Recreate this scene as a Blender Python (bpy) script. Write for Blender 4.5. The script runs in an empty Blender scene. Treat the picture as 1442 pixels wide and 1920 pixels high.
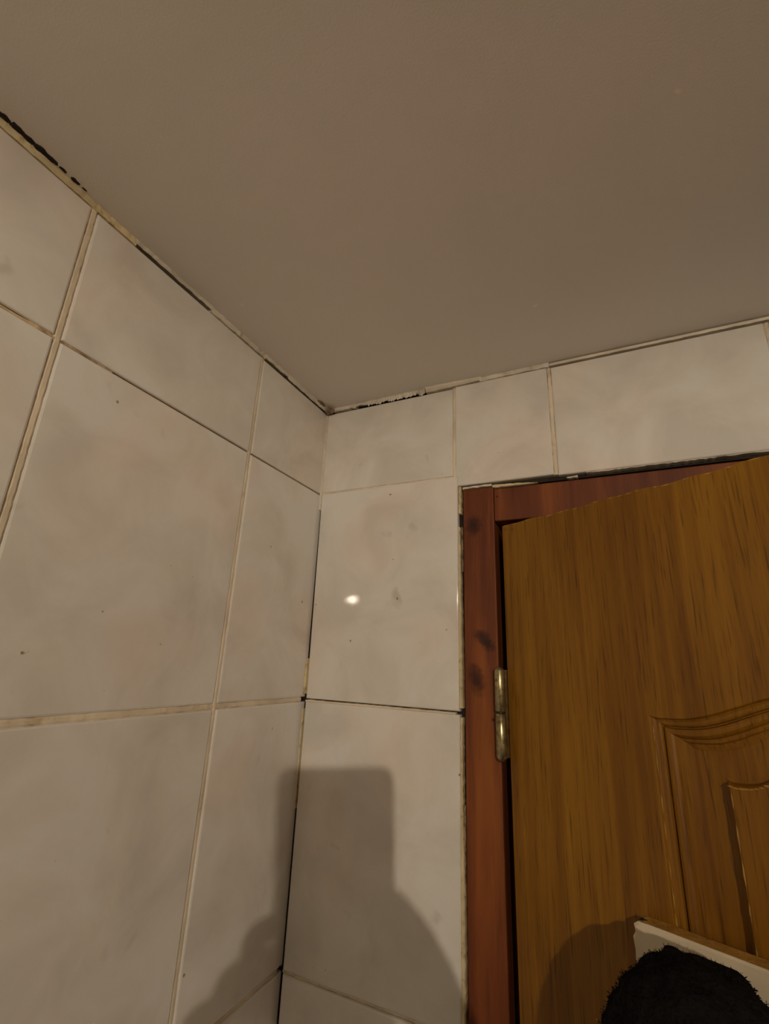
import bpy, bmesh, math, random
from mathutils import Vector, Matrix, noise
random.seed(7)
S = bpy.context.scene
COL = S.collection
PI = math.pi
ZC = 2.35                 # ceiling height above the floor (m)
Z0 = ZC - 0.1227          # height of the uppermost tile joint; local z values below are measured from it
RX, RY = 1.45, -2.05      # far ends of the small bathroom

# ------------------------------------------------------------------ camera
CP = Vector((0.3324, -0.48744, -0.2060 + Z0))
CR = Vector((0.9031, 0.4274, 0.0407)).normalized()
CF = Vector((-0.4188, 0.8562, 0.3024)).normalized()
CU = CR.cross(CF).normalized()
CR = CF.cross(CU).normalized()
cd = bpy.data.cameras.new('camera')
cd.sensor_fit = 'HORIZONTAL'; cd.sensor_width = 36.0
cd.lens = 887.66 / 1442 * 36.0
cd.clip_start = 0.003
cam = bpy.data.objects.new('camera', cd); COL.objects.link(cam)
cam.matrix_world = Matrix(((CR.x, CU.x, -CF.x, CP.x), (CR.y, CU.y, -CF.y, CP.y), (CR.z, CU.z, -CF.z, CP.z), (0, 0, 0, 1)))
S.camera = cam

# ------------------------------------------------------------------ world, lamp values, exposure
w = bpy.data.worlds.new('world'); S.world = w; w.use_nodes = True
w.node_tree.nodes['Background'].inputs[0].default_value = (0.9, 0.75, 0.6, 1)
w.node_tree.nodes['Background'].inputs[1].default_value = 0.002
LAMP = Vector((0.73, -1.30, 0.013 + Z0))
LAMP_R = 0.008
LAMP_STRENGTH = 8600.0
LAMP_COLOR = (1.0, 0.845, 0.655, 1)
S.view_settings.view_transform = 'Standard'
S.view_settings.look = 'None'
S.view_settings.gamma = 1.0
S.view_settings.use_curve_mapping = False
S.view_settings.exposure = 0.0
S.cycles.max_bounces = 16
S.cycles.diffuse_bounces = 8
S.cycles.sample_clamp_indirect = 80.0

# ------------------------------------------------------------------ materials
def mat(name):
    m = bpy.data.materials.new(name); m.use_nodes = True
    nt = m.node_tree
    return m, nt, nt.nodes['Principled BSDF']
def N(nt, t, **kw):
    n = nt.nodes.new(t)
    for k, v in kw.items():
        if k in n.inputs: n.inputs[k].default_value = v
        else: setattr(n, k, v)
    return n
def L(nt, a, b): nt.links.new(a, b)
def ramp(nt, stops):
    r = nt.nodes.new('ShaderNodeValToRGB')
    e = r.color_ramp.elements
    while len(e) < len(stops): e.new(0.5)
    for i, (p, c) in enumerate(stops):
        e[i].position = p; e[i].color = (*c, 1) if len(c) == 3 else c
    return r
def coords(nt, scale=(1, 1, 1), per_object=True):
    tc = N(nt, 'ShaderNodeTexCoord')
    mp = N(nt, 'ShaderNodeMapping'); mp.inputs['Scale'].default_value = scale
    if per_object:
        oi = N(nt, 'ShaderNodeObjectInfo')
        mul = N(nt, 'ShaderNodeVectorMath', operation='SCALE'); mul.inputs[0].default_value = (7.3, 3.1, 5.7)
        L(nt, oi.outputs['Random'], mul.inputs['Scale'])
        add = N(nt, 'ShaderNodeVectorMath', operation='ADD')
        L(nt, tc.outputs['Object'], add.inputs[0]); L(nt, mul.outputs[0], add.inputs[1])
        L(nt, add.outputs[0], mp.inputs['Vector'])
    else:
        L(nt, tc.outputs['Object'], mp.inputs['Vector'])
    return mp.outputs['Vector']
def noise_tex(nt, vec, scale, detail=3, rough=0.5, dist=0.0):
    n = N(nt, 'ShaderNodeTexNoise'); n.inputs['Scale'].default_value = scale
    n.inputs['Detail'].default_value = detail; n.inputs['Roughness'].default_value = rough; n.inputs['Distortion'].default_value = dist
    L(nt, vec, n.inputs['Vector']); return n
def mixc(nt, fac, a, b, blend='MIX'):
    m = N(nt, 'ShaderNodeMix', data_type='RGBA', blend_type=blend)
    for sock, v in ((m.inputs[0], fac), (m.inputs[6], a), (m.inputs[7], b)):
        if isinstance(v, (int, float)): sock.default_value = v
        elif isinstance(v, tuple): sock.default_value = (*v, 1)
        else: L(nt, v, sock)
    return m.outputs[2]
def bump(nt, b, height, strength, dist):
    n = N(nt, 'ShaderNodeBump'); n.inputs['Strength'].default_value = strength; n.inputs['Distance'].default_value = dist
    L(nt, height, n.inputs['Height']); L(nt, n.outputs[0], b.inputs['Normal'])

def tile_material(name='glazed_tile', base=(0.74, 0.71, 0.665)):
    m, nt, b = mat(name)
    v = coords(nt)
    n1 = noise_tex(nt, v, 14, 4, 0.55, 0.6)
    r1 = ramp(nt, [(0.34, tuple(c * 0.90 for c in base)), (0.5, base), (0.62, tuple(min(1, c * m_) for c, m_ in zip(base, (1.05, 1.07, 1.10))))])
    L(nt, n1.outputs[0], r1.inputs[0])
    n2 = noise_tex(nt, v, 9, 2, 0.5, 0.3)                     # faint pink and green clouds in the glaze
    r2 = ramp(nt, [(0.33, (1.03, 0.975, 0.94)), (0.5, (1, 1, 1)), (0.7, (0.985, 0.99, 0.965))])
    L(nt, n2.outputs[0], r2.inputs[0])
    c = mixc(nt, 1.0, r1.outputs[0], r2.outputs[0], 'MULTIPLY')
    nv = noise_tex(nt, v, 30, 2, 0.5, 0.25)                    # short grey marble smudges
    rv = ramp(nt, [(0.70, (1, 1, 1)), (0.80, (0.80, 0.78, 0.76))])
    L(nt, nv.outputs[0], rv.inputs[0])
    c = mixc(nt, 1.0, c, rv.outputs[0], 'MULTIPLY')
    n3 = noise_tex(nt, v, 120, 1)                             # tiny dark specks
    r3 = ramp(nt, [(0.805, (1, 1, 1)), (0.83, (0.40, 0.36, 0.32))])
    L(nt, n3.outputs[0], r3.inputs[0])
    c = mixc(nt, 1.0, c, r3.outputs[0], 'MULTIPLY')
    L(nt, c, b.inputs['Base Color'])
    b.inputs['Roughness'].default_value = 0.042
    b.inputs['Specular IOR Level'].default_value = 0.45
    vs = coords(nt, (1, 1, 0.18))
    n4 = noise_tex(nt, vs, 240, 2)
    bump(nt, b, n4.outputs[0], 0.028, 0.0006)
    return m
TILE = tile_material()
def rough_material(name, base, dark, dscale=60, dlo=0.5, dhi=0.68, rough=0.85, bs=300, bd=0.0008, bstr=0.5):
    m, nt, b = mat(name)
    v = coords(nt)
    n1 = noise_tex(nt, v, dscale, 4, 0.6)
    r1 = ramp(nt, [(dlo, base), (dhi, dark)])
    L(nt, n1.outputs[0], r1.inputs[0])
    n2 = noise_tex(nt, v, 25, 2)
    r2 = ramp(nt, [(0.35, (0.85, 0.83, 0.78)), (0.6, (1.08, 1.06, 1.02))])
    L(nt, n2.outputs[0], r2.inputs[0])
    L(nt, mixc(nt, 1.0, r1.outputs[0], r2.outputs[0], 'MULTIPLY'), b.inputs['Base Color'])
    b.inputs['Roughness'].default_value = rough
    n3 = noise_tex(nt, v, bs, 3); bump(nt, b, n3.outputs[0], bstr, bd)
    return m
GROUT = rough_material('cream_grout', (0.74, 0.66, 0.53), (0.55, 0.43, 0.27), 55, 0.56, 0.76)
GROUT_DIRTY = rough_material('stained_grout', (0.58, 0.46, 0.29), (0.24, 0.15, 0.08), 70, 0.50, 0.66)
FILLER = rough_material('yellowed_filler', (0.68, 0.58, 0.37), (0.36, 0.25, 0.12), 90, 0.54, 0.70)
CAULK = rough_material('white_caulk', (0.70, 0.66, 0.58), (0.50, 0.43, 0.32), 80, 0.55, 0.75, 0.5)
CAULK_DIRTY = rough_material('brown_caulk', (0.45, 0.36, 0.24), (0.16, 0.10, 0.06), 120, 0.4, 0.6, 0.7)
MORTAR = rough_material('old_mortar', (0.022, 0.016, 0.011), (0.010, 0.007, 0.005), 80)
PLAIN_WALL = rough_material('pale_wall_tile', (0.70, 0.67, 0.63), (0.64, 0.61, 0.57), 12, 0.45, 0.6, 0.35, 40, 0.0003)
FLOOR_M = rough_material('floor_stone', (0.46, 0.42, 0.37), (0.36, 0.32, 0.28), 10, 0.4, 0.6, 0.4, 60, 0.0003)
def ceiling_material():
    m, nt, b = mat('ceiling_paint')
    v = coords(nt, per_object=False)
    n1 = noise_tex(nt, v, 5, 3)
    r1 = ramp(nt, [(0.35, (0.81, 0.775, 0.715)), (0.65, (0.84, 0.79, 0.74))])
    L(nt, n1.outputs[0], r1.inputs[0])
    n3 = noise_tex(nt, v, 55, 1)                              # stray lighter flecks in the paint
    r3 = ramp(nt, [(0.80, (1, 1, 1)), (0.83, (1.18, 1.15, 1.08))])
    L(nt, n3.outputs[0], r3.inputs[0])
    L(nt, mixc(nt, 1.0, r1.outputs[0], r3.outputs[0], 'MULTIPLY'), b.inputs['Base Color'])
    b.inputs['Roughness'].default_value = 0.6
    n2 = noise_tex(nt, v, 700, 3, 0.7); bump(nt, b, n2.outputs[0], 0.25, 0.0006)
    return m
CEIL = ceiling_material()
def wood_material(name, dark, mid, light, stretch=0.06, scale=70, rough=0.42, pores=0.6, axis='Z', coat=0.0, fine=5):
    m, nt, b = mat(name)
    st = (1, 1, stretch) if axis == 'Z' else (stretch, 1, 1)
    v = coords(nt, st, per_object=False)
    n1 = noise_tex(nt, v, scale, 5, 0.62, 0.4)
    r1 = ramp(nt, [(0.30, dark), (0.5, mid), (0.72, light)])
    L(nt, n1.outputs[0], r1.inputs[0])
    v2 = coords(nt, tuple(s if s < 1 else 1 for s in st), per_object=False)
    n2 = noise_tex(nt, v2, scale * fine, 2, 0.5)
    r2 = ramp(nt, [(0.30, (1 - pores, 1 - pores, 1 - pores)), (0.42, (1, 1, 1))])
    L(nt, n2.outputs[0], r2.inputs[0])
    v3 = coords(nt, (1, 1, 0.5), per_object=False)
    n3 = noise_tex(nt, v3, 9, 2)
    r3 = ramp(nt, [(0.35, (0.84, 0.80, 0.74)), (0.65, (1.12, 1.14, 1.2))])
    L(nt, n3.outputs[0], r3.inputs[0])
    c = mixc(nt, 1.0, r1.outputs[0], r2.outputs[0], 'MULTIPLY')
    c = mixc(nt, 1.0, c, r3.outputs[0], 'MULTIPLY')
    L(nt, c, b.inputs['Base Color'])
    b.inputs['Roughness'].default_value = rough
    b.inputs['Coat Weight'].default_value = coat
    b.inputs['Specular IOR Level'].default_value = 0.32
    bump(nt, b, n2.outputs[0], 0.25, 0.0004)
    return m, nt, b, c
OAK, _, _, _ = wood_material('varnished_oak', (0.165, 0.066, 0.0045), (0.228, 0.099, 0.0060), (0.290, 0.136, 0.0090), 0.035, 110, 0.42, 0.48, fine=7)
OAK_WORN, _, _, _ = wood_material('worn_oak_edge', (0.30, 0.15, 0.025), (0.40, 0.22, 0.045), (0.50, 0.30, 0.08), 0.2, 120, 0.5)
PINE, pnt, pb, pc = wood_material('red_stained_pine', (0.095, 0.021, 0.0058), (0.155, 0.038, 0.0080), (0.27, 0.082, 0.0125), 0.07, 40, 0.55, 0.2)
# knots in the pine: each is an oval dark spot at a fixed place on the jamb (x, z, size)
tc = N(pnt, 'ShaderNodeTexCoord'); cc = pc
for kx, kz, rx_, rz_, tilt in ((0.2025, -0.060, 0.0062, 0.0085, 0.0), (0.2090, -0.1770, 0.0068, 0.0046, 0.5), (0.2150, -0.1850, 0.0060, 0.0042, 0.6),
                               (0.2030, -0.2185, 0.0058, 0.0110, -0.25), (0.2185, -0.2540, 0.0015, 0.0012, 0.0), (0.2290, -0.0290, 0.0012, 0.0009, 0)):
    sub = N(pnt, 'ShaderNodeVectorMath', operation='SUBTRACT'); sub.inputs[1].default_value = (kx, 0, kz + Z0)
    L(pnt, tc.outputs['Object'], sub.inputs[0])
    mp = N(pnt, 'ShaderNodeMapping', vector_type='TEXTURE'); mp.inputs['Rotation'].default_value = (0, tilt, 0); mp.inputs['Scale'].default_value = (rx_, 50, rz_)
    L(pnt, sub.outputs[0], mp.inputs['Vector'])
    nz = noise_tex(pnt, tc.outputs['Object'], 260, 2)
    ln = N(pnt, 'ShaderNodeVectorMath', operation='LENGTH'); L(pnt, mp.outputs[0], ln.inputs[0])
    ad = N(pnt, 'ShaderNodeMath', operation='MULTIPLY_ADD'); ad.inputs[1].default_value = 1.1; L(pnt, nz.outputs[0], ad.inputs[0]); L(pnt, ln.outputs['Value'], ad.inputs[2])
    rr = ramp(pnt, [(0.32, (0.22, 0.18, 0.17)), (0.60, (0.45, 0.38, 0.34)), (0.92, (1, 1, 1))])
    sc = N(pnt, 'ShaderNodeMath', operation='MULTIPLY'); sc.inputs[1].default_value = 0.42; L(pnt, ad.outputs[0], sc.inputs[0])
    L(pnt, sc.outputs[0], rr.inputs[0])
    cc = mixc(pnt, 1.0, cc, rr.outputs[0], 'MULTIPLY')
L(pnt, cc, pb.inputs['Base Color'])
def flat(name, col, rough=0.6, metal=0.0, emit=None, strength=0.0):
    m, nt, b = mat(name)
    v = coords(nt)
    n1 = noise_tex(nt, v, 90, 3)
    r = ramp(nt, [(0.3, tuple(c * 0.85 for c in col)), (0.7, tuple(min(1, c * 1.1) for c in col))])
    L(nt, n1.outputs[0], r.inputs[0]); L(nt, r.outputs[0], b.inputs['Base Color'])
    b.inputs['Roughness'].default_value = rough; b.inputs['Metallic'].default_value = metal
    if emit:
        b.inputs['Emission Color'].default_value = emit; b.inputs['Emission Strength'].default_value = strength
    return m
BRASS = rough_material('dull_brass', (0.46, 0.41, 0.24), (0.22, 0.17, 0.09), 220, 0.40, 0.68, 0.27, 500, 0.0001, 0.3)
BRASS.node_tree.nodes['Principled BSDF'].inputs['Metallic'].default_value = 0.9
DARK_METAL = flat('dark_metal', (0.05, 0.045, 0.04), 0.5, 0.8)
WHITE_PAINT = rough_material('white_paint', (0.72, 0.66, 0.56), (0.64, 0.56, 0.44), 40, 0.55, 0.75, 0.45, 200, 0.0003, 0.3)
BOARD_PAINT = rough_material('yellowed_white_paint', (0.64, 0.56, 0.42), (0.54, 0.45, 0.30), 40, 0.55, 0.75, 0.45, 200, 0.0003, 0.3)
FLEECE = rough_material('black_fleece', (0.009, 0.0082, 0.0082), (0.005, 0.0046, 0.005), 60, 0.45, 0.65, 1.0, 250, 0.003, 1.0)
FLEECE_GREY = rough_material('charcoal_fleece', (0.036, 0.034, 0.030), (0.020, 0.019, 0.017), 60, 0.45, 0.65, 1.0, 400, 0.0015, 0.7)
for m_ in (FLEECE, FLEECE_GREY): m_.node_tree.nodes['Principled BSDF'].inputs['Specular IOR Level'].default_value = 0.05
SKIN = flat('skin', (0.52, 0.33, 0.24), 0.55)
PHONE_M = flat('phone_shell', (0.03, 0.03, 0.034), 0.35)
GLASS_BLACK = flat('black_glass', (0.008, 0.008, 0.009), 0.08)
KNIT = flat('grey_knit', (0.16, 0.16, 0.17), 0.9)
DENIM = flat('dark_denim', (0.05, 0.06, 0.09), 0.9)
HAIR = flat('brown_hair', (0.035, 0.022, 0.015), 0.6)
LIPS = flat('lips', (0.42, 0.18, 0.15), 0.5)
EYE = flat('eye_white', (0.7, 0.68, 0.65), 0.3)
LAMP_WHITE = flat('lamp_enamel', (0.75, 0.73, 0.70), 0.4)
BULB = flat('lit_bulb', (0.8, 0.8, 0.8), 0.4, 0, LAMP_COLOR, LAMP_STRENGTH)

# ------------------------------------------------------------------ helpers
def link(name, me, m, parent=None, smooth=False, loc=None):
    o = bpy.data.objects.new(name, me); COL.objects.link(o)
    if m is not None and not me.materials: me.materials.append(m)
    if parent is not None: o.parent = parent
    if loc is not None: o.location = loc
    if smooth:
        for p in me.polygons: p.use_smooth = True
    return o
def from_py(name, vs, fs, m, parent=None, smooth=False, loc=None):
    me = bpy.data.meshes.new(name); me.from_pydata([tuple(v) for v in vs], [], fs); me.update()
    bm = bmesh.new(); bm.from_mesh(me); bmesh.ops.recalc_face_normals(bm, faces=bm.faces); bm.to_mesh(me); bm.free()
    return link(name, me, m, parent, smooth, loc)
def tag(o, label=None, cat=None, kind=None, group=None):
    if label: o['label'] = label
    if cat: o['category'] = cat
    if kind: o['kind'] = kind
    if group: o['group'] = group
    return o
def box_verts(x0, x1, y0, y1, z0, z1):
    v = [(x0, y0, z0), (x1, y0, z0), (x1, y1, z0), (x0, y1, z0), (x0, y0, z1), (x1, y0, z1), (x1, y1, z1), (x0, y1, z1)]
    f = [(0, 3, 2, 1), (4, 5, 6, 7), (0, 1, 5, 4), (1, 2, 6, 5), (2, 3, 7, 6), (3, 0, 4, 7)]
    return v, f
def box(name, x0, x1, y0, y1, z0, z1, m, parent=None, bevel=0.0, seg=2):
    v, f = box_verts(x0, x1, y0, y1, z0, z1)
    o = from_py(name, v, f, m, parent)
    if bevel:
        bm = bmesh.new(); bm.from_mesh(o.data)
        bmesh.ops.bevel(bm, geom=bm.edges[:], offset=bevel, segments=seg, affect='EDGES', profile=0.5)
        bm.to_mesh(o.data); bm.free()
    return o
def lathe(name, prof, m, parent=None, n=24, loc=None, axis=None, smooth=True):
    """prof: list of (radius, height) along +z"""
    vs, fs = [], []
    for r, h in prof:
        for k in range(n):
            a = 2 * PI * k / n; vs.append((r * math.cos(a), r * math.sin(a), h))
    for i in range(len(prof) - 1):
        for k in range(n):
            fs.append((i * n + k, i * n + (k + 1) % n, (i + 1) * n + (k + 1) % n, (i + 1) * n + k))
    fs.append(tuple(range(n - 1, -1, -1))); fs.append(tuple(range((len(prof) - 1) * n, len(prof) * n)))
    o = from_py(name, vs, fs, m, parent, smooth, loc)
    return o

# wall planes: (a, b, h) = along the wall, local height, out of the wall into the room
def P_left(a, b, h): return Vector((h, -a, b + Z0))
def P_far(a, b, h): return Vector((a, -h, b + Z0))

# ------------------------------------------------------------------ room shell
T = 0.0072                # tile thickness; tile faces lie at h = 0
wall_left = box('wall_left', -0.12, -T, RY, 0.12, 0, ZC + 0.05, MORTAR)
tag(wall_left, 'left wall of pale marbled tiles meeting the ceiling', 'wall', 'structure')
# the far wall has the doorway cut out of it: three slabs in one mesh
DX0, DX1, DZ = 0.1895, 1.02, -0.0165
vs, fs = [], []
for bx in ((-T, DX0, T, 0.12, 0, ZC + 0.05), (DX1, RX, T, 0.12, 0, ZC + 0.05), (DX0, DX1, T, 0.12, DZ + Z0, ZC + 0.05)):
    v, f = box_verts(*bx); k = len(vs); vs += v; fs += [tuple(i + k for i in q) for q in f]
wall_far = from_py('wall_far', vs, fs, MORTAR)
tag(wall_far, 'tiled wall with the doorway, right of the corner', 'wall', 'structure')
wall_right = box('wall_right', RX, RX + 0.1, RY, 0.12, 0, ZC + 0.05, PLAIN_WALL)
tag(wall_right, 'pale side wall out of view to the right of the door', 'wall', 'structure')
wall_back = box('wall_back', -0.12, RX + 0.1, RY - 0.1, RY, 0, ZC + 0.05, PLAIN_WALL)
tag(wall_back, 'pale wall out of view behind the photographer', 'wall', 'structure')
floor = box('floor', -0.12, RX + 0.1, RY - 0.1, 0.12, -0.08, 0, FLOOR_M)
tag(floor, 'grey stone bathroom floor', 'floor', 'structure')
ceiling = box('ceiling', -T, RX, RY, T, ZC, ZC + 0.05, CEIL)
tag(ceiling, 'plain painted ceiling, greyish beige, over the tiled walls', 'ceiling', 'structure')

# ------------------------------------------------------------------ tiles
_cache = {}
def tile_mesh(wd, ht, r=0.0017):
    key = (round(wd, 4), round(ht, 4), r)
    if key in _cache: return _cache[key]
    rings = [(0.0, -T), (0.0, -r), (0.32 * r, -0.25 * r), (r, 0.0)]
    vs, fs = [], []
    for d, h in rings:
        x, z = wd / 2 - d, ht / 2 - d
        vs += [(-x, -h, -z), (x, -h, -z), (x, -h, z), (-x, -h, z)]
    for i in range(3):
        for k in range(4):
            fs.append((4 * i + k, 4 * i + (k + 1) % 4, 4 * i + 4 + (k + 1) % 4, 4 * i + 4 + k))
    fs.append((12, 13, 14, 15))
    me = bpy.data.meshes.new('tile'); me.from_pydata(vs, [], fs); me.update()
    me.materials.append(TILE)
    for p in me.polygons[4:12]: p.use_smooth = False
    _cache[key] = me
    return me
def tile(wall, a0, a1, b0, b1, h=0.0, ra=0.0, rb=0.0):
    me = tile_mesh(a1 - a0, b1 - b0)
    o = bpy.data.objects.new('tile', me); COL.objects.link(o); o.parent = wall
    ca, cb = (a0 + a1) / 2, (b0 + b1) / 2
    if wall is wall_left:
        o.location = P_left(ca, cb, h); o.rotation_euler = (rb, 0, PI / 2 + ra)
    else:
        o.location = P_far(ca, cb, h); o.rotation_euler = (rb, 0, ra)
    return o
rnd = random.Random(3)
def j(s): return rnd.uniform(-s, s)
CEIL_B = 0.1227
rows_l = [(0.0002, 0.1166), (-0.2478, -0.0014), (-0.4978, -0.2526), (-0.748, -0.5024), (-0.998, -0.7524)]
cols_l = [(-0.005, 0.1347), (0.1393, 0.3348), (0.3401, 0.5345), (0.5395, 0.7345), (0.7395, 0.9345)]
for ri, row in enumerate(rows_l):
    for ci, (a0, a1) in enumerate(cols_l):
        b0, b1 = row
        proud = 0.0
        if ci >= 2 and ri == 0: b0 += 0.0010
        if ci >= 2 and ri == 1: b1 -= 0.0006
        if ci >= 2: proud = 0.0007
        if ci == 0 and ri == 0: proud = -0.0003
        tile(wall_left, a0, a1, b0, b1, proud + j(0.0003))
# the lit tile beside the door is slightly out of true, so that it mirrors the lamp where the photograph shows it
Pm = Vector((0.0573, 0.0, -0.1382 + Z0)); Lm = Vector((-LAMP.x, LAMP.y, LAMP.z))
nm = ((CP - Pm).normalized() + (Lm - Pm).normalized()).normalized()
ra2 = math.atan2(nm.x, -nm.y); rb2 = -math.asin(nm.z)
print('tile tilt deg', math.degrees(ra2), math.degrees(rb2))
# row 1 (cut tiles under the ceiling), then the column between corner and door frame
tile(wall_far, 0.0010, 0.1793, 0.0010, 0.1160, -0.0002)
tile(wall_far, 0.1824, 0.2890, -0.0118, 0.1178, 0.0001)
tile(wall_far, 0.2932, 0.4862, -0.0132, 0.1165, 0.0003)
tile(wall_far, 0.4902, 0.6872, -0.0130, 0.1165, 0.0)
tile(wall_far, 0.6905, 0.8875, -0.0130, 0.1165, 0.0)
tile(wall_far, 0.8905, 1.0600, -0.0130, 0.1165, 0.0)
tile(wall_far, 0.0024, 0.1856, -0.2492, -0.0010, 0.0008, ra2, rb2)
tile(wall_far, 0.0042, 0.1860, -0.4988, -0.2520, 0.0010)
tile(wall_far, 0.0040, 0.1862, -0.7485, -0.5018, 0.0006)
tile(wall_far, 0.0018, 0.1862, -0.9985, -0.7518, 0.0)
# plain lower courses and the stretch of left wall behind the camera, out of view
def strip_tiles(wall, a0, a1, b0, b1, me=None): return tile(wall, a0, a1, b0, b1, -0.0002)
for k in range(5):
    strip_tiles(wall_far, 0.0018, 0.1862, -1.2485 - 0.25 * k, -1.0018 - 0.25 * k)

# ------------------------------------------------------------------ grout, caulk and filler ribbons
def ribbon(name, parent, Pf, pts, m, seed=0, jit=0.0004, step=0.004, close=True, label=None):
    """pts: list of (a, b, half width, h of crest, h of edges) along a path; cross-section is a low rounded bead with ragged edges"""
    rn = random.Random(seed)
    path = []
    for p, q in zip(pts[:-1], pts[1:]):
        ln = math.hypot(q[0] - p[0], q[1] - p[1]); n = max(1, int(ln / step))
        for i in range(n): path.append([p[k] + (q[k] - p[k]) * i / n for k in range(5)])
    path.append(list(pts[-1]))
    vs, fs = [], []
    ta = pts[-1][0] - pts[0][0]; tb = pts[-1][1] - pts[0][1]; ln = math.hypot(ta, tb)
    na, nb = -tb / ln, ta / ln
    for i, (a, b, hw, hc, he) in enumerate(path):
        e1 = hw + rn.uniform(-jit, jit); e2 = hw + rn.uniform(-jit, jit); hc2 = hc + rn.uniform(-jit, jit) * 0.6
        for d, h in ((-e1, -T), (-e1 * 0.96, he), (-e1 * 0.45, hc2), (e2 * 0.45, hc2), (e2 * 0.96, he), (e2, -T)):
            vs.append(Pf(a + na * d, b + nb * d, h))
    n = 6
    for i in range(len(path) - 1):
        for k in range(n - 1):
            fs.append((i * n + k, i * n + k + 1, (i + 1) * n + k + 1, (i + 1) * n + k))
    fs.append(tuple(range(n))); fs.append(tuple(range((len(path) - 1) * n, len(path) * n)))
    o = from_py(name, vs, fs, m, parent)
    if label: o['label'] = label
    return o
gl = lambda *a, **k: ribbon('grout', wall_left, P_left, *a, **k)
gf = lambda *a, **k: ribbon('grout', wall_far, P_far, *a, **k)
# left wall, upright joints
gl([(0.3374, 0.117, 0.0028, -0.0003, -0.0013), (0.3374, -0.75, 0.0028, -0.0001, -0.0011)], GROUT, 1, 0.0006)
gl([(0.1370, 0.117, 0.0025, -0.0008, -0.0018), (0.1370, 0.0, 0.0025, -0.0009, -0.0018), (0.1370, -0.75, 0.0025, -0.0009, -0.0018)], GROUT, 2, 0.0004)
gl([(0.537, 0.117, 0.0028, -0.0010, -0.0022), (0.537, -0.75, 0.0028, -0.0010, -0.0022)], GROUT, 3)
gl([(0.737, 0.117, 0.0028, -0.0010, -0.0022), (0.737, -0.75, 0.0028, -0.0010, -0.0022)], GROUT, 4)
# left wall, level joints: the uppermost has cracked open along its upper side, its outer end is stained
gl([(0.004, -0.0013, 0.0004, -0.0016, -0.0028), (0.30, -0.0013, 0.0004, -0.0016, -0.0028)], GROUT_DIRTY, 5, 0.0002)
gl([(0.295, -0.0009, 0.0008, -0.0014, -0.0020), (0.32, -0.0006, 0.0014, -0.0006, -0.0014), (0.40, -0.0006, 0.0017, -0.0006, -0.0014), (0.93, -0.0006, 0.0017, -0.0010, -0.0018)], GROUT_DIRTY, 6, 0.0007)
gl([(0.002, -0.2502, 0.0026, -0.0012, -0.0020), (0.93, -0.2502, 0.0027, -0.0010, -0.0020)], GROUT, 7, 0.0004)
gl([(0.002, -0.5001, 0.0024, -0.0014, -0.0022), (0.93, -0.5001, 0.0024, -0.0014, -0.0022)], GROUT, 8, 0.0004)
gl([(0.002, -0.7502, 0.0024, -0.0014, -0.0022), (0.93, -0.7502, 0.0024, -0.0014, -0.0022)], GROUT, 9, 0.0005)
# far wall
gf([(0.002, 0.0000, 0.0012, -0.0006, -0.0012), (0.1800, 0.0000, 0.0012, -0.0006, -0.0012)], GROUT, 11, 0.0003)
gf([(0.1809, 0.1165, 0.0017, -0.0006, -0.0014), (0.1809, 0.0, 0.0017, -0.0006, -0.0014)], GROUT, 12, 0.0003)
gf([(0.2911, 0.1170, 0.0019, -0.0006, -0.0012), (0.2911, 0.080, 0.0021, -0.0008, -0.0014), (0.2911, -0.012, 0.0021, -0.0008, -0.0014)], GROUT, 13, 0.0003)
gf([(0.4882, 0.1165, 0.0020, -0.0008, -0.0014), (0.4882, -0.012, 0.0020, -0.0008, -0.0014)], GROUT, 14, 0.0003)
gf([(0.003, -0.2513, 0.0011, -0.0008, -0.0016), (0.181, -0.2513, 0.0011, -0.0008, -0.0016)], GROUT, 15, 0.0003)
gf([(0.003, -0.5003, 0.0015, -0.0010, -0.0018), (0.186, -0.5003, 0.0015, -0.0010, -0.0018)], GROUT, 16, 0.0005)
gf([(0.003, -0.7502, 0.0015, -0.0010, -0.0018), (0.186, -0.7502, 0.0015, -0.0010, -0.0018)], GROUT, 17, 0.0005)
# caulk down the corner: whole along the top course, only a sliver left lower down
ribbon('caulk', wall_far, P_far, [(0.0004, 0.117, 0.0018, 0.0014, 0.0004), (0.0004, -0.022, 0.0016, 0.0010, 0.0002)], CAULK, 21, 0.0003)
ribbon('caulk', wall_far, P_far, [(0.0008, -0.205, 0.0004, 0.0006, -0.001), (0.0006, -0.225, 0.0013, 0.0010, 0.0), (0.0006, -0.244, 0.0014, 0.0008, 0.0)], FILLER, 22, 0.0002)
ribbon('caulk', wall_far, P_far, [(0.0006, -0.26, 0.0008, -0.0004, -0.001), (0.0006, -0.36, 0.0006, -0.0004, -0.001)], FILLER, 23, 0.0003)
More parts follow.
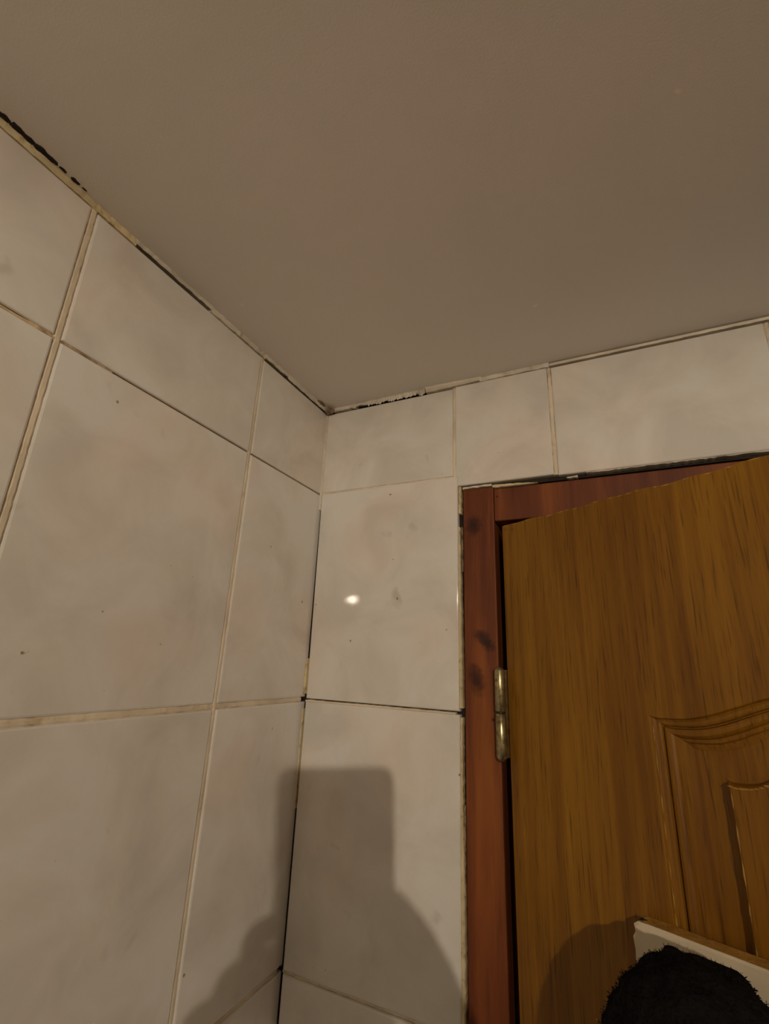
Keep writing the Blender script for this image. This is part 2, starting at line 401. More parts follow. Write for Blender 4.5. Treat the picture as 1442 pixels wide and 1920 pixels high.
# ceiling joint of the left wall: pale bead under the ceiling, dark crack below it where it has come away
def bead(name, parent, Pf, a0, a1, top, bot, h, m, seed, jb=0.0006, jh=0.0005, step=0.003, back=None):
    rn = random.Random(seed); n = max(2, int((a1 - a0) / step)); vs, fs = [], []
    fa, fb = (top, bot)
    for i in range(n + 1):
        t = i / n; a = a0 + (a1 - a0) * t
        tp = fa(t) if callable(fa) else fa; bt = fb(t) if callable(fb) else fb; hh = h(t) if callable(h) else h
        bt = bt + rn.uniform(-jb, jb) + 0.6 * jb * math.sin(a * 310 + seed); hh = hh + rn.uniform(-jh, jh)
        mid = (tp + bt) / 2
        for b, q in ((tp, -T), (tp, hh), (mid, hh * 0.8), (bt, hh * 0.35), (bt if back is None else tp - 0.0004, -T if back is None else back)): vs.append(Pf(a, b, q))
    for i in range(n):
        for k in range(4): fs.append((i * 5 + k, i * 5 + k + 1, i * 5 + 6 + k, i * 5 + 5 + k))
    fs.append((0, 1, 2, 3, 4)); fs.append(tuple(5 * n + k for k in range(5)))
    return from_py(name, vs, fs, m, parent)
lb = lambda *a, **k: bead('caulk', wall_left, P_left, *a, **k)
fb_ = lambda *a, **k: bead('caulk', wall_far, P_far, *a, **k)
lb(0.302, 0.95, 0.1226, 0.1172, 0.0012, FILLER, 31, 0.0003)
lb(0.215, 0.304, 0.1226, 0.1192, 0.0018, CAULK, 32, 0.0003, back=-0.001)
lb(0.134, 0.217, 0.1226, 0.1178, 0.0016, CAULK, 33, 0.0005)
lb(0.090, 0.136, 0.1226, 0.1190, 0.0022, CAULK, 34, 0.0005, back=-0.001)
lb(0.006, 0.092, 0.1226, 0.1172, 0.0030, CAULK, 35, 0.0004, back=-0.001)
fb_(0.010, 0.045, 0.1226, 0.1185, 0.0024, CAULK, 41, 0.0008)
fb_(0.043, 0.066, 0.1226, 0.1192, 0.0022, CAULK, 42, 0.0006, back=-0.001)
fb_(0.064, 0.144, 0.1226, 0.1168, 0.0028, CAULK, 43, 0.0017, 0.0010, 0.0013, back=-0.001)
fb_(0.1455, 0.215, 0.1226, lambda t: 0.1172 + 0.002 * t, lambda t: 0.0062 - 0.003 * t, WHITE_PAINT, 44, 0.0003, 0.0003)
fb_(0.213, 0.292, 0.1226, 0.1180, 0.0014, CAULK, 45, 0.0004)
fb_(0.2925, 0.70, 0.1214, 0.1187, 0.0012, WHITE_PAINT, 46, 0.0002, 0.0001)
fb_(0.70, RX - 0.01, 0.1226, 0.1180, 0.0012, CAULK, 47, 0.0004)
# lump of browned caulk in the very corner and the dirt left where a strip was pulled off the ceiling
def lump(name, parent, c, r, m, seed, squash=(1, 1, 1)):
    bm = bmesh.new(); bmesh.ops.create_icosphere(bm, subdivisions=3, radius=1)
    for v in bm.verts:
        d = 1 + 0.45 * noise.noise(v.co * 1.7 + Vector((seed, 0, 0))) + 0.2 * noise.noise(v.co * 5 + Vector((0, seed, 0)))
        v.co = Vector((v.co.x * squash[0], v.co.y * squash[1], v.co.z * squash[2])) * r * d + Vector(c)
    me = bpy.data.meshes.new(name); bm.to_mesh(me); bm.free()
    return link(name, me, m, parent, True)
o = lump('caulk', wall_far, (0.0065, -0.0055, CEIL_B + Z0 - 0.0045), 0.0062, CAULK_DIRTY, 3, (1.1, 1.0, 0.7)); o['label'] = 'brown lump of old caulk in the corner'
lump('caulk', wall_left, (0.0035, -0.0215, CEIL_B + Z0 - 0.0012), 0.0034, CAULK_DIRTY, 9, (0.8, 2.2, 0.5))
for k, (a, r) in enumerate(((0.404, 0.0028), (0.396, 0.0035), (0.389, 0.0030), (0.381, 0.0036), (0.374, 0.0028), (0.366, 0.0018), (0.357, 0.0022), (0.350, 0.0012))):
    lump('mould', ceiling, (0.0034, -a, CEIL_B + Z0 - 0.0001), r, MORTAR, 20 + k, (0.75, 1.4, 0.12))

# ------------------------------------------------------------------ door frame
FR_FACE = 0.0010       # y of the frame's face
frame = bpy.data.objects.new('trim_1', None); COL.objects.link(frame); frame.location = (0.2, FR_FACE, 0)
tag(frame, 'reddish brown stained wooden door frame with dark knots', 'door frame', 'structure')
def fbox(name, x0, x1, y0, y1, z0, z1, bev=0.0012):
    o = box(name, x0, x1, y0, y1, z0, z1, PINE, None, bev, 2)
    o.parent = frame; o.matrix_parent_inverse = frame.matrix_world.inverted()
    o.matrix_parent_inverse = Matrix.Translation(-Vector(frame.location))
    return o
JX1 = 0.2249
HT, HB = -0.0198, -0.0566
fbox('jamb', 0.1907, JX1, FR_FACE, 0.118, 0.0, Z0 - 0.0168)
fbox('head', JX1 + 0.0004, 0.985, FR_FACE + 0.0006, 0.118, HB + Z0, HT + Z0)
fbox('jamb', 0.9854, 1.018, FR_FACE, 0.118, 0.0, Z0 - 0.0168)
fbox('door_stop', JX1, JX1 + 0.012, 0.050, 0.118, 0.0, HB + Z0 - 0.0003)
fbox('door_stop', JX1 + 0.0125, 0.972, 0.050, 0.118, HB + Z0 - 0.012, HB + Z0 - 0.0003)
# crumbling filler between tile and frame
def fil(pts, m, seed, jit): return ribbon('filler', wall_far, P_far, pts, m, seed, jit, 0.003)
fil([(0.1876, -0.013, 0.0011, 0.0002, -0.001), (0.1872, -0.045, 0.0014, 0.0002, -0.001)], FILLER, 51, 0.0006)
fil([(0.1862, -0.060, 0.0010, -0.0006, -0.002), (0.1864, -0.14, 0.0013, 0.0, -0.0014), (0.1868, -0.19, 0.0018, 0.0012, 0.0), (0.1870, -0.246, 0.0021, 0.0018, 0.0002)], FILLER, 52, 0.0004)
fil([(0.1872, -0.2545, 0.0012, 0.0, -0.001), (0.1870, -0.33, 0.0012, 0.0006, -0.0006), (0.1872, -0.40, 0.0019, 0.0008, -0.0004), (0.1872, -0.45, 0.0020, 0.0008, -0.0004), (0.1872, -0.70, 0.0018, 0.0004, -0.001)], FILLER, 53, 0.0005)
fil([(0.1893, -0.060, 0.0004, -0.0008, -0.0015), (0.1895, -0.11, 0.0006, -0.0008, -0.0015)], CAULK_DIRTY, 54, 0.0003)
fil([(0.1894, -0.33, 0.0007, -0.001, -0.002), (0.1893, -0.40, 0.0008, -0.001, -0.002)], CAULK_DIRTY, 55, 0.0003)
fil([(0.1912, -0.0158, 0.0011, 0.0012, 0.0004), (0.2235, -0.0152, 0.0012, 0.0012, 0.0004)], CAULK, 56, 0.0004)
fil([(0.2245, -0.0172, 0.0016, 0.0008, 0.0), (0.250, -0.0176, 0.0014, 0.0006, -0.0004), (0.272, -0.0184, 0.0004, 0.0, -0.001)], FILLER, 57, 0.0004)
fil([(0.301, -0.0165, 0.0008, -0.0006, -0.001), (0.3115, -0.0165, 0.0010, -0.0006, -0.001)], CAULK, 58, 0.0005)
fil([(0.320, -0.0142, 0.0005, 0.0004, -0.0004), (0.98, -0.0138, 0.0006, 0.0004, -0.0004)], CAULK, 59, 0.0005)

# ------------------------------------------------------------------ door leaf, opened about thirty degrees into the room
TH = math.radians(-30.3)
DD = Vector((math.cos(TH), math.sin(TH), 0)); DN = Vector((math.sin(TH), -math.cos(TH), 0))     # along the leaf, out of its face
DO = Vector((0.2336, 0.0, Z0))
def D(s, z, h): return DO + DD * s + Vector((0, 0, z)) + DN * h
DW, DTOP, DBOT, DT = 0.745, -0.0640, -Z0 + 0.012, 0.036
door = bpy.data.objects.new('door_1', None); COL.objects.link(door); door.location = D(0, -Z0, 0)
tag(door, 'varnished oak door with arched moulded panels, standing ajar', 'door', 'structure')
def dchild(name, vs, fs, m, smooth=False):
    o = from_py(name, [Vector(v) - Vector(door.location) for v in vs], fs, m, door, smooth); return o
SL, SM0, SM1, SR = 0.1322, 0.3272, 0.4178, 0.6128
def arch(u):                     # height of the arch above its shoulder, u in 0..1 across the panel
    c = abs(u - 0.5) * 2
    if c > 0.86: return -0.0006 * math.sin((1 - c) / 0.14 * PI)
    t = (0.86 - c) / 0.86
    return 0.0215 * (math.sin((t - 0.5) * PI) + 1) / 2 * 1.0 if t < 1 else 0.0215
PT, PB = -0.2350, -0.880          # shoulder of the upper panels, their foot
QT, QB = -1.050, -1.900           # lower panels
NA = 36
def outline(s0, s1, top, bot, arched):
    pts = []
    for i in range(NA + 1):
        u = i / NA; pts.append(Vector((s0 + (s1 - s0) * u, top + (arch(u) if arched else 0), 0)))
    for i in range(1, 13): pts.append(Vector((s1, top + (bot - top) * i / 12, 0)))
    for i in range(1, NA + 1): pts.append(Vector((s1 + (s0 - s1) * i / NA, bot, 0)))
    for i in range(1, 12): pts.append(Vector((s0, bot + (top - bot) * i / 12, 0)))
    return pts
# moulding: inset from the outline, height
PROF = [(0.0, 0.0), (0.0006, -0.0002), (0.0015, -0.0016), (0.0030, -0.0022), (0.0050, -0.0023), (0.0062, -0.0028), (0.0070, -0.0044), (0.0076, -0.0044), (0.0086, -0.0026),
        (0.0100, -0.0022), (0.0125, -0.0024), (0.0140, -0.0034), (0.0152, -0.0052), (0.0175, -0.0056), (0.0186, -0.0068), (0.0230, -0.0078), (0.0300, -0.0080), (0.0400, -0.0080),
        (0.0424, -0.0074), (0.0436, -0.0034), (0.0446, -0.0024), (0.0462, -0.0020)]
def panel(s0, s1, top, bot, arched):
    pts = outline(s0, s1, top, bot, arched); n = len(pts); vs, fs = [], []
    for d, h in PROF:
        for p in outline(s0 + d, s1 - d, top - d * 0.82, bot + d, arched): vs.append(D(p.x, p.y, h * 1.35))
    for r in range(len(PROF) - 1):
        for i in range(n): fs.append((r * n + i, r * n + (i + 1) % n, (r + 1) * n + (i + 1) % n, (r + 1) * n + i))
    last = (len(PROF) - 1) * n
    fs.append(tuple(last + k for k in range(n)))        # raised field: one polygon, triangulated below
    o = dchild('panel', vs, fs, OAK)
    bm = bmesh.new(); bm.from_mesh(o.data); bmesh.ops.triangulate(bm, faces=[f for f in bm.faces if len(f.verts) > 4]); bm.to_mesh(o.data); bm.free()
    return o
panel(SL, SM0, PT, PB, True); panel(SM1, SR, PT, PB, True)
panel(SL, SM0, QT, QB, False); panel(SM1, SR, QT, QB, False)
# leaf: face with openings for the panels, edges and back
rn = random.Random(11)
vs, fs = [], []
def quad(a, b, c, d):
    k = len(vs); vs.extend([a, b, c, d]); fs.append((k, k + 1, k + 2, k + 3))
tops = {}
def top_z(s):
    return DTOP + 0.0006 * math.sin(s * 61) + 0.0005 * math.sin(s * 173 + 1)
def topcol(ss, lower):
    for i in range(len(ss) - 1):
        quad(D(ss[i], lower(ss[i]), 0), D(ss[i + 1], lower(ss[i + 1]), 0), D(ss[i + 1], top_z(ss[i + 1]), 0), D(ss[i], top_z(ss[i]), 0))
        quad(D(ss[i], top_z(ss[i]), 0), D(ss[i + 1], top_z(ss[i + 1]), 0), D(ss[i + 1], top_z(ss[i + 1]), -DT), D(ss[i], top_z(ss[i]), -DT))
lin = lambda a, b, n: [a + (b - a) * i / n for i in range(n + 1)]
for a, b in ((0, SL), (SM0, SM1), (SR, DW)): topcol(lin(a, b, 14), lambda s: DBOT)
for a, b in ((SL, SM0), (SM1, SR)):
    topcol(lin(a, b, NA), lambda s, a=a, b=b: PT + arch((s - a) / (b - a)))
    quad(D(a, QT, 0), D(b, QT, 0), D(b, PB, 0), D(a, PB, 0))
    quad(D(a, DBOT, 0), D(b, DBOT, 0), D(b, QB, 0), D(a, QB, 0))
quad(D(0, DBOT, 0), D(0, top_z(0), 0), D(0, top_z(0), -DT), D(0, DBOT, -DT))
quad(D(DW, DBOT, 0), D(DW, top_z(DW), 0), D(DW, top_z(DW), -DT), D(DW, DBOT, -DT))
quad(D(0, DBOT, -DT), D(DW, DBOT, -DT), D(DW, DTOP, -DT), D(0, DTOP, -DT))
quad(D(0, DBOT, 0), D(DW, DBOT, 0), D(DW, DBOT, -DT), D(0, DBOT, -DT))
k0 = len(vs)
leaf = dchild('door_leaf', vs, fs, OAK)
bm = bmesh.new(); bm.from_mesh(leaf.data); bmesh.ops.remove_doubles(bm, verts=bm.verts, dist=0.00002); bmesh.ops.recalc_face_normals(bm, faces=bm.faces); bm.to_mesh(leaf.data); bm.free()
# bare wood showing where the varnish has worn off the upper edge and off the edges of the mouldings
def wear(points, wd, ht, seed):
    r_ = random.Random(seed); vs, fs = [], []
    for (s, z, h, ln, vert) in points:
        a, b = (wd, ln) if vert else (ln, wd)
        k = len(vs)
        for ds, dz, dh in ((0, -b / 2, 0), (a / 2, 0, 0), (0, b / 2, 0), (-a / 2, 0, 0)): vs.append(D(s + ds, z + dz, h))
        vs.append(D(s, z, h + ht)); fs.extend([(k, k + 1, k + 4), (k + 1, k + 2, k + 4), (k + 2, k + 3, k + 4), (k + 3, k, k + 4)])
    o = dchild('worn_edge', vs, fs, OAK_WORN); o['label'] = 'pale worn varnish along edges'; o['kind'] = 'stuff'
    return o
pts = []
rw = random.Random(5)
s = 0.004
while s < 0.70:
    pts.append((s, top_z(s) - 0.0006, -0.00005, rw.uniform(0.004, 0.012), False)); s += rw.uniform(0.006, 0.016)
zz = PT - 0.012
while zz > -0.46:
    pts.append((SL + 0.0012, zz, -0.0017, rw.uniform(0.010, 0.022), True)); zz -= rw.uniform(0.012, 0.026)
zz = PT - 0.045
while zz > -0.46:
    pts.append((SL + 0.0450, zz, -0.0030, rw.uniform(0.006, 0.020), True)); zz -= rw.uniform(0.012, 0.022)
ptsin = outline(SL + 0.045, SM0 - 0.045, PT - 0.045 * 0.82, PB + 0.045, True)
for i in range(0, NA + 1):
    p = ptsin[i]
    if SL + 0.044 < p.x < SM0 - 0.044: pts.append((p.x, p.y, -0.0030, rw.uniform(0.002, 0.006), False))
wear(pts, 0.0013, 0.00025, 4)
# screw holes by the upper corner
for s_, z_ in ((0.0045, -0.0682), (0.0135, -0.0700)):
    o = dchild('nail_hole', [D(s_ + 0.0014 * math.cos(a * PI / 4), z_ + 0.0014 * math.sin(a * PI / 4), 0.0001) for a in range(8)] + [D(s_, z_, -0.0003)],
               [(a, (a + 1) % 8, 8) for a in range(8)], DARK_METAL)

# hinge
HX, HY = 0.2270, -0.0062
hinge = bpy.data.objects.new('hinge', None); COL.objects.link(hinge); hinge.parent = door
hinge.location = Vector((HX, HY, Z0 - 0.2465)) - Vector(door.location)
hinge['label'] = 'dull brass butt hinge'
R_ = 0.0050
def knuckle(z0, z1, tip):
    dz = z1 - z0
    pr = [(R_ * 0.86, z0), (R_, z0 + 0.0008), (R_, z1 - 0.0008), (R_ * 0.86, z1)]
    if tip == 'up': pr = pr[:-1] + [(R_ * 0.92, z1), (R_ * 0.6, z1 + 0.0022), (R_ * 0.15, z1 + 0.0032)]
    if tip == 'down': pr = [(R_ * 0.15, z0 - 0.0032), (R_ * 0.6, z0 - 0.0024), (R_ * 0.92, z0)] + pr[1:]
    return lathe('knuckle', pr, BRASS, hinge, 24)
knuckle(0.0008, 0.0382, 'up'); knuckle(-0.0385, -0.0006, 'down')
lathe('pin', [(R_ * 0.72, -0.001), (R_ * 0.72, 0.001)], DARK_METAL, hinge, 16)
def hleaf(c, d, z0, z1):          # flat leaf running back from the barrel
    p = Vector((c.x, c.y, 0)); q = p + d * 0.03; n = Vector((-d.y, d.x, 0)) * 0.0011
    vs = []
    for z in (z0, z1):
        for e in (p - n, p + n, q + n, q - n): vs.append((e.x, e.y, z))
    return from_py('hinge_leaf', vs, [(0, 1, 2, 3), (4, 5, 6, 7), (0, 1, 5, 4), (1, 2, 6, 5), (2, 3, 7, 6), (3, 0, 4, 7)], BRASS, hinge)
hleaf(Vector((-0.0012, 0.0042, 0)), Vector((0, 1, 0)), -0.0385, 0.0382)
hleaf(Vector((0.0030, 0.0034, 0)), -DN, -0.0385, 0.0382)

# ------------------------------------------------------------------ white board on the door, garment hanging in front of it
BT = 0.0130
def board_top(s): return -0.3622 + (s - 0.1154) * 0.070
def bprof(s, edge): return board_top(s)
vs, fs = [], []
out = [(0.1148, board_top(0.1148) - 0.0004), (0.1122, -0.3648), (0.1128, -0.3690), (0.1108, -0.3722), (0.1116, -0.3790), (0.1112, -0.3860), (0.1118, -0.3950), (0.1118, -0.4850),
       (0.1150, -0.4880), (0.60, -0.4555), (0.6030, -0.4520), (0.5990, board_top(0.599)), (0.40, board_top(0.40)), (0.25, board_top(0.25)), (0.19, board_top(0.19)), (0.15, board_top(0.15)), (0.1230, board_top(0.1230))]
nb_ = len(out)
bl = D(0.35, -0.40, 0)
for s_, z_ in out: vs.append(D(s_, z_, 0.0002) - bl)
for s_, z_ in out: vs.append(D(s_, z_, BT - 0.0012) - bl)
cs, cz = 0.35, -0.40
for s_, z_ in out: vs.append(D(s_ + 0.0012 * (1 if s_ < cs else -1), z_ + 0.0012 * (1 if z_ < -0.42 else -1), BT) - bl)
for r in range(2):
    for i in range(nb_): fs.append((r * nb_ + i, r * nb_ + (i + 1) % nb_, (r + 1) * nb_ + (i + 1) % nb_, (r + 1) * nb_ + i))
fs.append(tuple(range(nb_ - 1, -1, -1))); fs.append(tuple(range(2 * nb_, 3 * nb_)))
board = from_py('white_board', vs, fs, BOARD_PAINT, None, False, bl)
tag(board, 'white painted board with a chipped corner, fixed across the door', 'board')
# bare, yellowed edge along the top of the board
vs, fs = [], []
sx = [0.1165 + i * 0.012 for i in range(41)]
for s_ in sx:
    for h_ in (0.0004, BT - 0.0012): vs.append(D(s_, board_top(s_) + 0.0002, h_) - bl)
for i in range(len(sx) - 1): fs.append((2 * i, 2 * i + 1, 2 * i + 3, 2 * i + 2))
o = from_py('bare_edge', vs, fs, OAK_WORN, board); o['label'] = 'unpainted tan top edge'
lump('chip', board, D(0.1172, -0.3632, BT * 0.6) - bl, 0.0026, DARK_METAL, 5, (1.3, 0.9, 0.7))

# garment: a fleecy hood-like bundle over a hook, hanging down in folds
GC = dict(s=0.1745, z=-0.414, h=0.062)
def hookz(): return -0.40
bm = bmesh.new()
nu, nv = 72, 60
rings = []
for jv in range(nv + 1):
    t = jv / nv
    ring = []
    if t < 0.4:
        ph = t / 0.4 * PI / 2; rr_ = math.sin(ph); zz = GC['z'] + 0.068 * math.cos(ph)
        q = 0.0
    else:
        q = (t - 0.4) / 0.6; rr_ = 1.0 + 0.10 * q; zz = GC['z'] - 0.62 * q
    for iu in range(nu):
        a = 2 * PI * iu / nu
        fold = 1 + (0.02 + 0.15 * q) * math.sin(a * 7 + 1.3) * (min(1, t / 0.4)) + 0.03 * q * math.sin(a * 3 + 0.4)
        s_ = GC['s'] + 0.052 * rr_ * fold * math.cos(a)
        h_ = GC['h'] + 0.046 * rr_ * fold * math.sin(a)
        z_ = zz
        p = D(s_, z_, max(h_, BT + 0.0015))
        d_ = 0.0008 * noise.noise(p * 38) + 0.0024 * noise.noise(p * 120)
        ring.append(bm.verts.new(D(s_ + d_ * math.cos(a), z_ + d_ * 0.8, max(h_ + d_ * math.sin(a), BT + 0.0015))))
    rings.append(ring)
for r0, r1 in zip(rings[:-1], rings[1:]):
    for i in range(nu):
        bm.faces.new((r0[i], r0[(i + 1) % nu], r1[(i + 1) % nu], r1[i]))
bm.faces.new(rings[-1])
bmesh.ops.remove_doubles(bm, verts=bm.verts, dist=0.0003)
bmesh.ops.recalc_face_normals(bm, faces=bm.faces)
me = bpy.data.meshes.new('fleece_garment')
gbase = D(GC['s'], GC['z'] - 0.62, GC['h'])
garment = bpy.data.objects.new('fleece_garment', None); COL.objects.link(garment); garment.location = gbase
tag(garment, 'black fleecy garment bunched up and hanging in front of the white board', 'garment')
bm.transform(Matrix.Translation(-gbase)); bm.to_mesh(me)
body = link('cloth_body', me, FLEECE, garment, True)
surf = [(f.calc_center_median().copy(), f.normal.copy(), f.calc_area()) for f in bm.faces if len(f.verts) < 5]
bm.free()
def pile(surf, count, length, m, seed, parent, zmin):
    r_ = random.Random(seed); vs, fs = [], []
    surf = [q for q in surf if q[0].z > zmin and (q[0] + gbase - DO).dot(DN) > BT + 0.008]
    tot = [q[2] for q in surf]
    for c, n, a in r_.choices(surf, weights=tot, k=count):
        e = math.sqrt(a)
        c = c + Vector((r_.uniform(-e, e), r_.uniform(-e, e), r_.uniform(-e, e))) * 0.5
        d = (n + Vector((r_.uniform(-1, 1), r_.uniform(-1, 1), r_.uniform(-1, 1))) * 0.7).normalized()
        t_ = d.orthogonal().normalized(); l = length * r_.uniform(0.4, 1.2); k = len(vs)
        w_ = 0.00025
        b_ = c - n * 0.001
        vs.extend([b_ - t_ * w_, b_ + t_ * w_, b_ + d * l * 0.6 + t_ * w_ * 0.7, b_ + d * l + Vector((0, 0, -l * 0.2))]); fs.append((k, k + 1, k + 2)); fs.append((k, k + 2, k + 3))
    o = from_py('pile', vs, fs, m, parent); o['kind'] = 'stuff'; return o
pile(surf, 45000, 0.0019, FLEECE, 2, garment, 0.50)
# paler charcoal fold bulging out at the left of the bundle
bm = bmesh.new(); bmesh.ops.create_icosphere(bm, subdivisions=5, radius=1)
GL = (0.152, -0.427, 0.070)
for v in bm.verts:
    u = v.co.copy(); d_ = 1 + 0.10 * noise.noise(u * 2.2) + 0.05 * noise.noise(u * 6)
    v.co = D(GL[0] + u.x * 0.031 * d_, GL[1] + u.z * 0.055 * d_, max(GL[2] + u.y * 0.032 * d_, BT + 0.002)) - gbase
bmesh.ops.recalc_face_normals(bm, faces=bm.faces)
me = bpy.data.meshes.new('fold'); bm.to_mesh(me)
fo = link('cloth_fold', me, FLEECE_GREY, garment, True); fo['label'] = 'charcoal grey fold at left'
surf2 = [(f.calc_center_median().copy(), f.normal.copy(), f.calc_area()) for f in bm.faces]; bm.free()
pl2 = pile(surf2, 9000, 0.0019, FLEECE_GREY, 8, fo, -5)

# ------------------------------------------------------------------ ceiling lamp (behind the photographer; its reflection is the bright spot on the tile)
lamp = bpy.data.objects.new('ceiling_lamp', None); COL.objects.link(lamp); lamp.location = (LAMP.x, LAMP.y, ZC)
tag(lamp, 'small white ceiling lamp with a bare bulb, mirrored in the tile', 'lamp')
lz = LAMP.z - ZC
lathe('rose', [(0.045, 0), (0.045, -0.008), (0.012, -0.016), (0.012, -0.02)], LAMP_WHITE, lamp, 32)
lathe('stem', [(0.007, -0.018), (0.007, lz + 0.03)], LAMP_WHITE, lamp, 16)
lathe('lamp_shade', [(0.012, lz + 0.034), (0.074, lz + 0.0075), (0.074, lz + 0.0065), (0.012, lz + 0.030)], LAMP_WHITE, lamp, 48)
lathe('socket', [(0.009, lz + 0.031), (0.009, lz + 0.010), (0.006, lz + 0.0082)], LAMP_WHITE, lamp, 16)
bm = bmesh.new(); bmesh.ops.create_uvsphere(bm, u_segments=24, v_segments=16, radius=LAMP_R)
me = bpy.data.meshes.new('bulb'); bm.to_mesh(me); bm.free()
link('bulb', me, BULB, lamp, True, (0, 0, lz))

# ------------------------------------------------------------------ phone and photographer (behind the lens; they throw the shadow in the corner)
def K(x, y, b): return CP + CR * x + CU * y - CF * b      # right, up, back from the lens
phone = bpy.data.objects.new('phone', None); COL.objects.link(phone); phone.location = K(-0.0233, -0.0565, 0.007)
tag(phone, 'black phone held up in a hand, casting its shadow into the corner', 'phone')
def cam_box(name, x0, x1, y0, y1, b0, b1, m, parent, bev):
    v, f = box_verts(x0, x1, y0, y1, b0, b1)
    o = from_py(name, v, f, m, parent)
    bm = bmesh.new(); bm.from_mesh(o.data)
    ed = [e for e in bm.edges if abs((e.verts[0].co - e.verts[1].co).z) > 1e-5]
    bmesh.ops.bevel(bm, geom=ed, offset=bev, segments=6, affect='EDGES', profile=0.5)
    for vv in bm.verts: vv.co = K(*vv.co) - phone.location
    bmesh.ops.recalc_face_normals(bm, faces=bm.faces)
    bm.to_mesh(o.data); bm.free(); return o
cam_box('phone_body', -0.0602, 0.0136, -0.135, 0.0218, 0.0025, 0.0110, PHONE_M, phone, 0.009)
cam_box('screen', -0.0580, 0.0114, -0.132, 0.0190, 0.0109, 0.0114, GLASS_BLACK, phone, 0.008)
for yy in (-0.020, -0.036):
    o = lathe('lens', [(0.0055, 0), (0.0055, 0.0016), (0.004, 0.0018)], GLASS_BLACK, phone, 24)
    o.matrix_basis = Matrix.Translation(K(-0.0005, yy, 0.0028) - phone.location) @ CF.to_track_quat('Z', 'Y').to_matrix().to_4x4()

def skin_mesh(name, chains, m, parent, sub=2, root=0):
    """chains: lists of (point, radius); a chain whose first point coincides with an earlier one is joined to it"""
    pts, rad, edges = [], [], []
    def find(p):
        for i, q in enumerate(pts):
            if (q - p).length < 1e-4: return i
        return None
    for ch in chains:
        prev = None
        for p, r in ch:
            i = find(p)
            if i is None: pts.append(Vector(p)); rad.append(r); i = len(pts) - 1
            if prev is not None and prev != i: edges.append((prev, i))
            prev = i
    me = bpy.data.meshes.new(name); me.from_pydata([tuple(p) for p in pts], edges, []); me.update()
    o = bpy.data.objects.new(name, me); COL.objects.link(o)
    md = o.modifiers.new('Skin', 'SKIN'); md.use_smooth_shade = True
    for i, sv in enumerate(me.skin_vertices[0].data):
        r = rad[i]; sv.radius = r if isinstance(r, tuple) else (r, r); sv.use_root = (i == root)
    ss = o.modifiers.new('Subsurf', 'SUBSURF'); ss.levels = sub; ss.render_levels = sub
    me.materials.append(m); o.parent = parent
    o.matrix_parent_inverse = Matrix.Translation(-Vector(parent.location))
    return o
BK = Vector((-CF.x, -CF.y, 0)).normalized(); SD = Vector((CR.x, CR.y, 0)).normalized()
B0 = Vector((CP.x, CP.y, 0)) + BK * 0.36 + SD * 0.02
def Bd(side, back, z): return B0 + SD * side + BK * back + Vector((0, 0, z))
person = bpy.data.objects.new('person', None); COL.objects.link(person); person.location = B0
tag(person, 'person in grey sweater reaching up with a phone, seen only as a shadow', 'person')
wrist = K(0.052, -0.178, 0.004); elbow = Bd(0.27, 0.02, 1.52); shR = Bd(0.185, 0.0, 1.40); shL = Bd(-0.185, 0.0, 1.40)
chest = Bd(0, 0, 1.32); neck = Bd(0, 0.0, 1.46); pelvis = Bd(0, 0, 0.95); waist = Bd(0, 0, 1.12)
palm1 = K(0.042, -0.146, -0.018); palm2 = K(0.016, -0.112, -0.024)
hip = lambda s_: Bd(0.09 * s_, 0, 0.90)
head_c = Bd(0, -0.015, 1.60)
skinch = [
    [(pelvis, 0.12), (waist, 0.105), (chest, 0.12), (neck, 0.052), (Bd(0, -0.01, 1.52), 0.052)],
    [(chest, 0.12), (shR, 0.055), (elbow, 0.042), (wrist, 0.026), (palm1, 0.021), (palm2, 0.018)],
    [(chest, 0.12), (shL, 0.055), (Bd(-0.24, 0.03, 1.10), 0.042), (Bd(-0.23, -0.05, 0.86), 0.027), (Bd(-0.22, -0.07, 0.79), 0.024)],
]
for s_ in (-1, 1):
    skinch.append([(pelvis, 0.12), (hip(s_), 0.085), (Bd(0.10 * s_, -0.02, 0.50), 0.056), (Bd(0.105 * s_, 0.03, 0.09), 0.036)])
    skinch.append([(Bd(0.105 * s_, 0.03, 0.09), 0.036), (Bd(0.11 * s_, -0.10, 0.034), 0.032), (Bd(0.115 * s_, -0.17, 0.028), 0.026)])
# fingers of the raised right hand wrap round the phone from the right to its left edge
for i, (y, ex) in enumerate(((-0.0835, 0.000), (-0.1045, 0.012), (-0.1215, 0.026), (-0.1370, 0.038))):
    rr_ = (0.0078, 0.0078, 0.0074, 0.0068)[i]
    skinch.append([(palm2, 0.018), (K(-0.010, y, -0.0125), rr_ * 1.05), (K(-0.042, y, -0.0105), rr_), (K(-0.0690 - ex, y, -0.004), rr_ * 0.95), (K(-0.0700 - ex, y, 0.011), rr_ * 0.9), (K(-0.0630 - ex, y, 0.0225), rr_ * 0.85)])
skinch.append([(palm1, 0.021), (K(0.0385, -0.105, 0.006), 0.0130), (K(0.0265, -0.070, 0.0165), 0.0100), (K(0.0075, -0.042, 0.0225), 0.0080)])
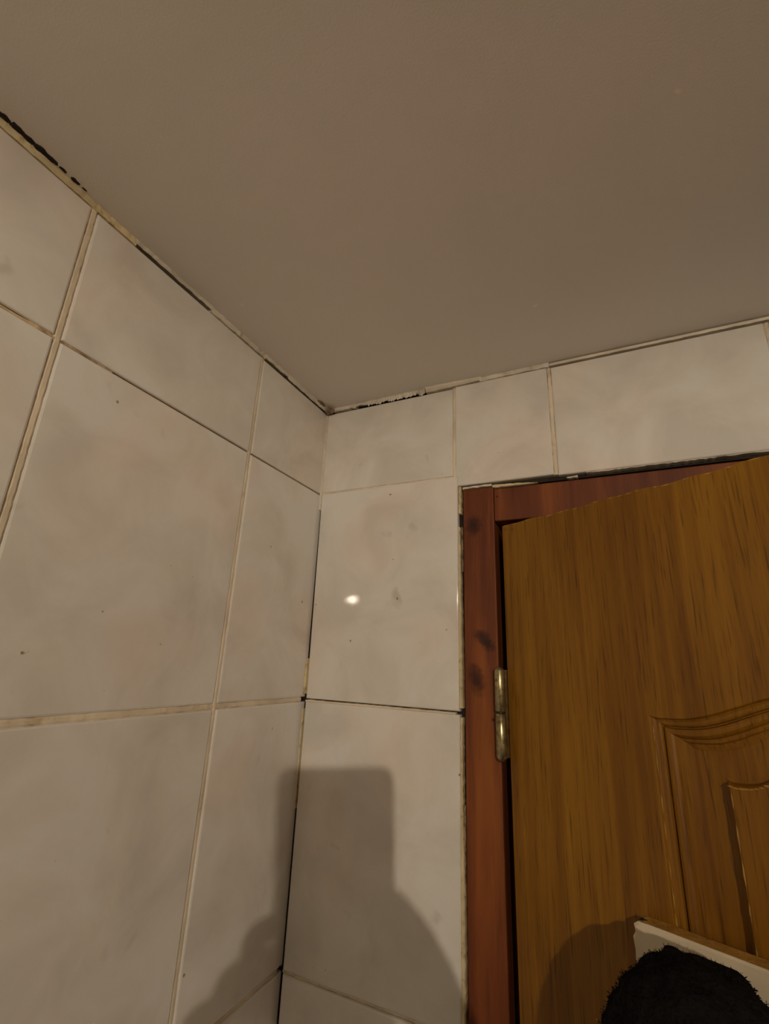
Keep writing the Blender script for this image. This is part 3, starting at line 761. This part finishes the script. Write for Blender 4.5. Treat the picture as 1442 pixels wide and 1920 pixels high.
# relaxed left hand
lh = Bd(-0.22, -0.07, 0.79)
for i in range(4):
    o_ = SD * (0.0) + BK * (-0.026 + 0.017 * i)
    ln = (0.85, 1.0, 0.95, 0.75)[i]
    skinch.append([(lh, 0.024), (lh + o_ + Vector((0, 0, -0.045)), 0.0095), (lh + o_ + Vector((0, 0, -0.045 - 0.04 * ln)) + SD * 0.008, 0.0085), (lh + o_ + Vector((0, 0, -0.045 - 0.07 * ln)) + SD * 0.022, 0.0072)])
skinch.append([(lh, 0.024), (lh - BK * 0.036 + Vector((0, 0, -0.02)), 0.011), (lh - BK * 0.05 + SD * 0.012 + Vector((0, 0, -0.055)), 0.009)])
skin_mesh('body', skinch, SKIN, person)
# head with face
bm = bmesh.new(); bmesh.ops.create_uvsphere(bm, u_segments=32, v_segments=24, radius=1)
for v in bm.verts:
    x, y, z = v.co
    f_ = 1 - 0.22 * max(0, -z) ** 1.5
    co = Vector((x * 0.075 * f_, y * 0.095 * (1 - 0.1 * max(0, -z)), z * 0.115))
    if y < -0.5: # face side
        nose = math.exp(-((x / 0.16) ** 2 + ((z + 0.12) / 0.22) ** 2)); co.y -= 0.018 * nose
        for sx_ in (-0.38, 0.38): co.y += 0.006 * math.exp(-(((x - sx_) / 0.18) ** 2 + ((z - 0.05) / 0.12) ** 2))
    v.co = head_c - person.location + SD * co.x + BK * co.y + Vector((0, 0, co.z))
bmesh.ops.recalc_face_normals(bm, faces=bm.faces)
me = bpy.data.meshes.new('head'); bm.to_mesh(me); bm.free()
head = link('head', me, SKIN, person, True)
def blob(name, c, r3, m, parent, n=16):
    bm = bmesh.new(); bmesh.ops.create_uvsphere(bm, u_segments=n, v_segments=n // 2 + 2, radius=1)
    for v in bm.verts: v.co = c - person.location + SD * v.co.x * r3[0] + BK * v.co.y * r3[1] + Vector((0, 0, v.co.z * r3[2]))
    me = bpy.data.meshes.new(name); bm.to_mesh(me); bm.free(); return link(name, me, m, parent, True)
for s_ in (-1, 1):
    blob('eye', head_c + SD * 0.028 * s_ - BK * 0.083 + Vector((0, 0, 0.006)), (0.012, 0.009, 0.008), EYE, head)
    blob('ear', head_c + SD * 0.076 * s_ + BK * 0.005, (0.008, 0.018, 0.030), SKIN, head)
blob('mouth', head_c - BK * 0.080 + Vector((0, 0, -0.062)), (0.024, 0.010, 0.008), LIPS, head)
bm = bmesh.new(); bmesh.ops.create_uvsphere(bm, u_segments=32, v_segments=24, radius=1)
for v in list(bm.verts):
    if v.co.z < -0.55 or (v.co.y < -0.35 and v.co.z < 0.42): bm.verts.remove(v)
for v in bm.verts:
    co = v.co; v.co = head_c - person.location + SD * co.x * 0.083 + BK * (co.y * 0.104) + Vector((0, 0, co.z * 0.124))
me = bpy.data.meshes.new('hair'); bm.to_mesh(me); bm.free()
link('hair', me, HAIR, head, True)
# clothing
cuff = wrist.lerp(elbow, 0.35)
skin_mesh('sweater', [[(Bd(0, 0, 0.98), 0.135), (waist, 0.122), (chest, 0.135), (Bd(0, 0, 1.42), 0.075)],
                      [(chest, 0.135), (shR, 0.068), (elbow, 0.054), (cuff, 0.043)],
                      [(chest, 0.135), (shL, 0.068), (Bd(-0.24, 0.03, 1.10), 0.055), (Bd(-0.232, -0.04, 0.90), 0.040)]], KNIT, person)
tr = []
for s_ in (-1, 1): tr.append([(Bd(0, 0, 0.97), 0.128), (hip(s_), 0.096), (Bd(0.10 * s_, -0.02, 0.50), 0.070), (Bd(0.105 * s_, 0.03, 0.10), 0.060)])
skin_mesh('trousers', tr, DENIM, person)
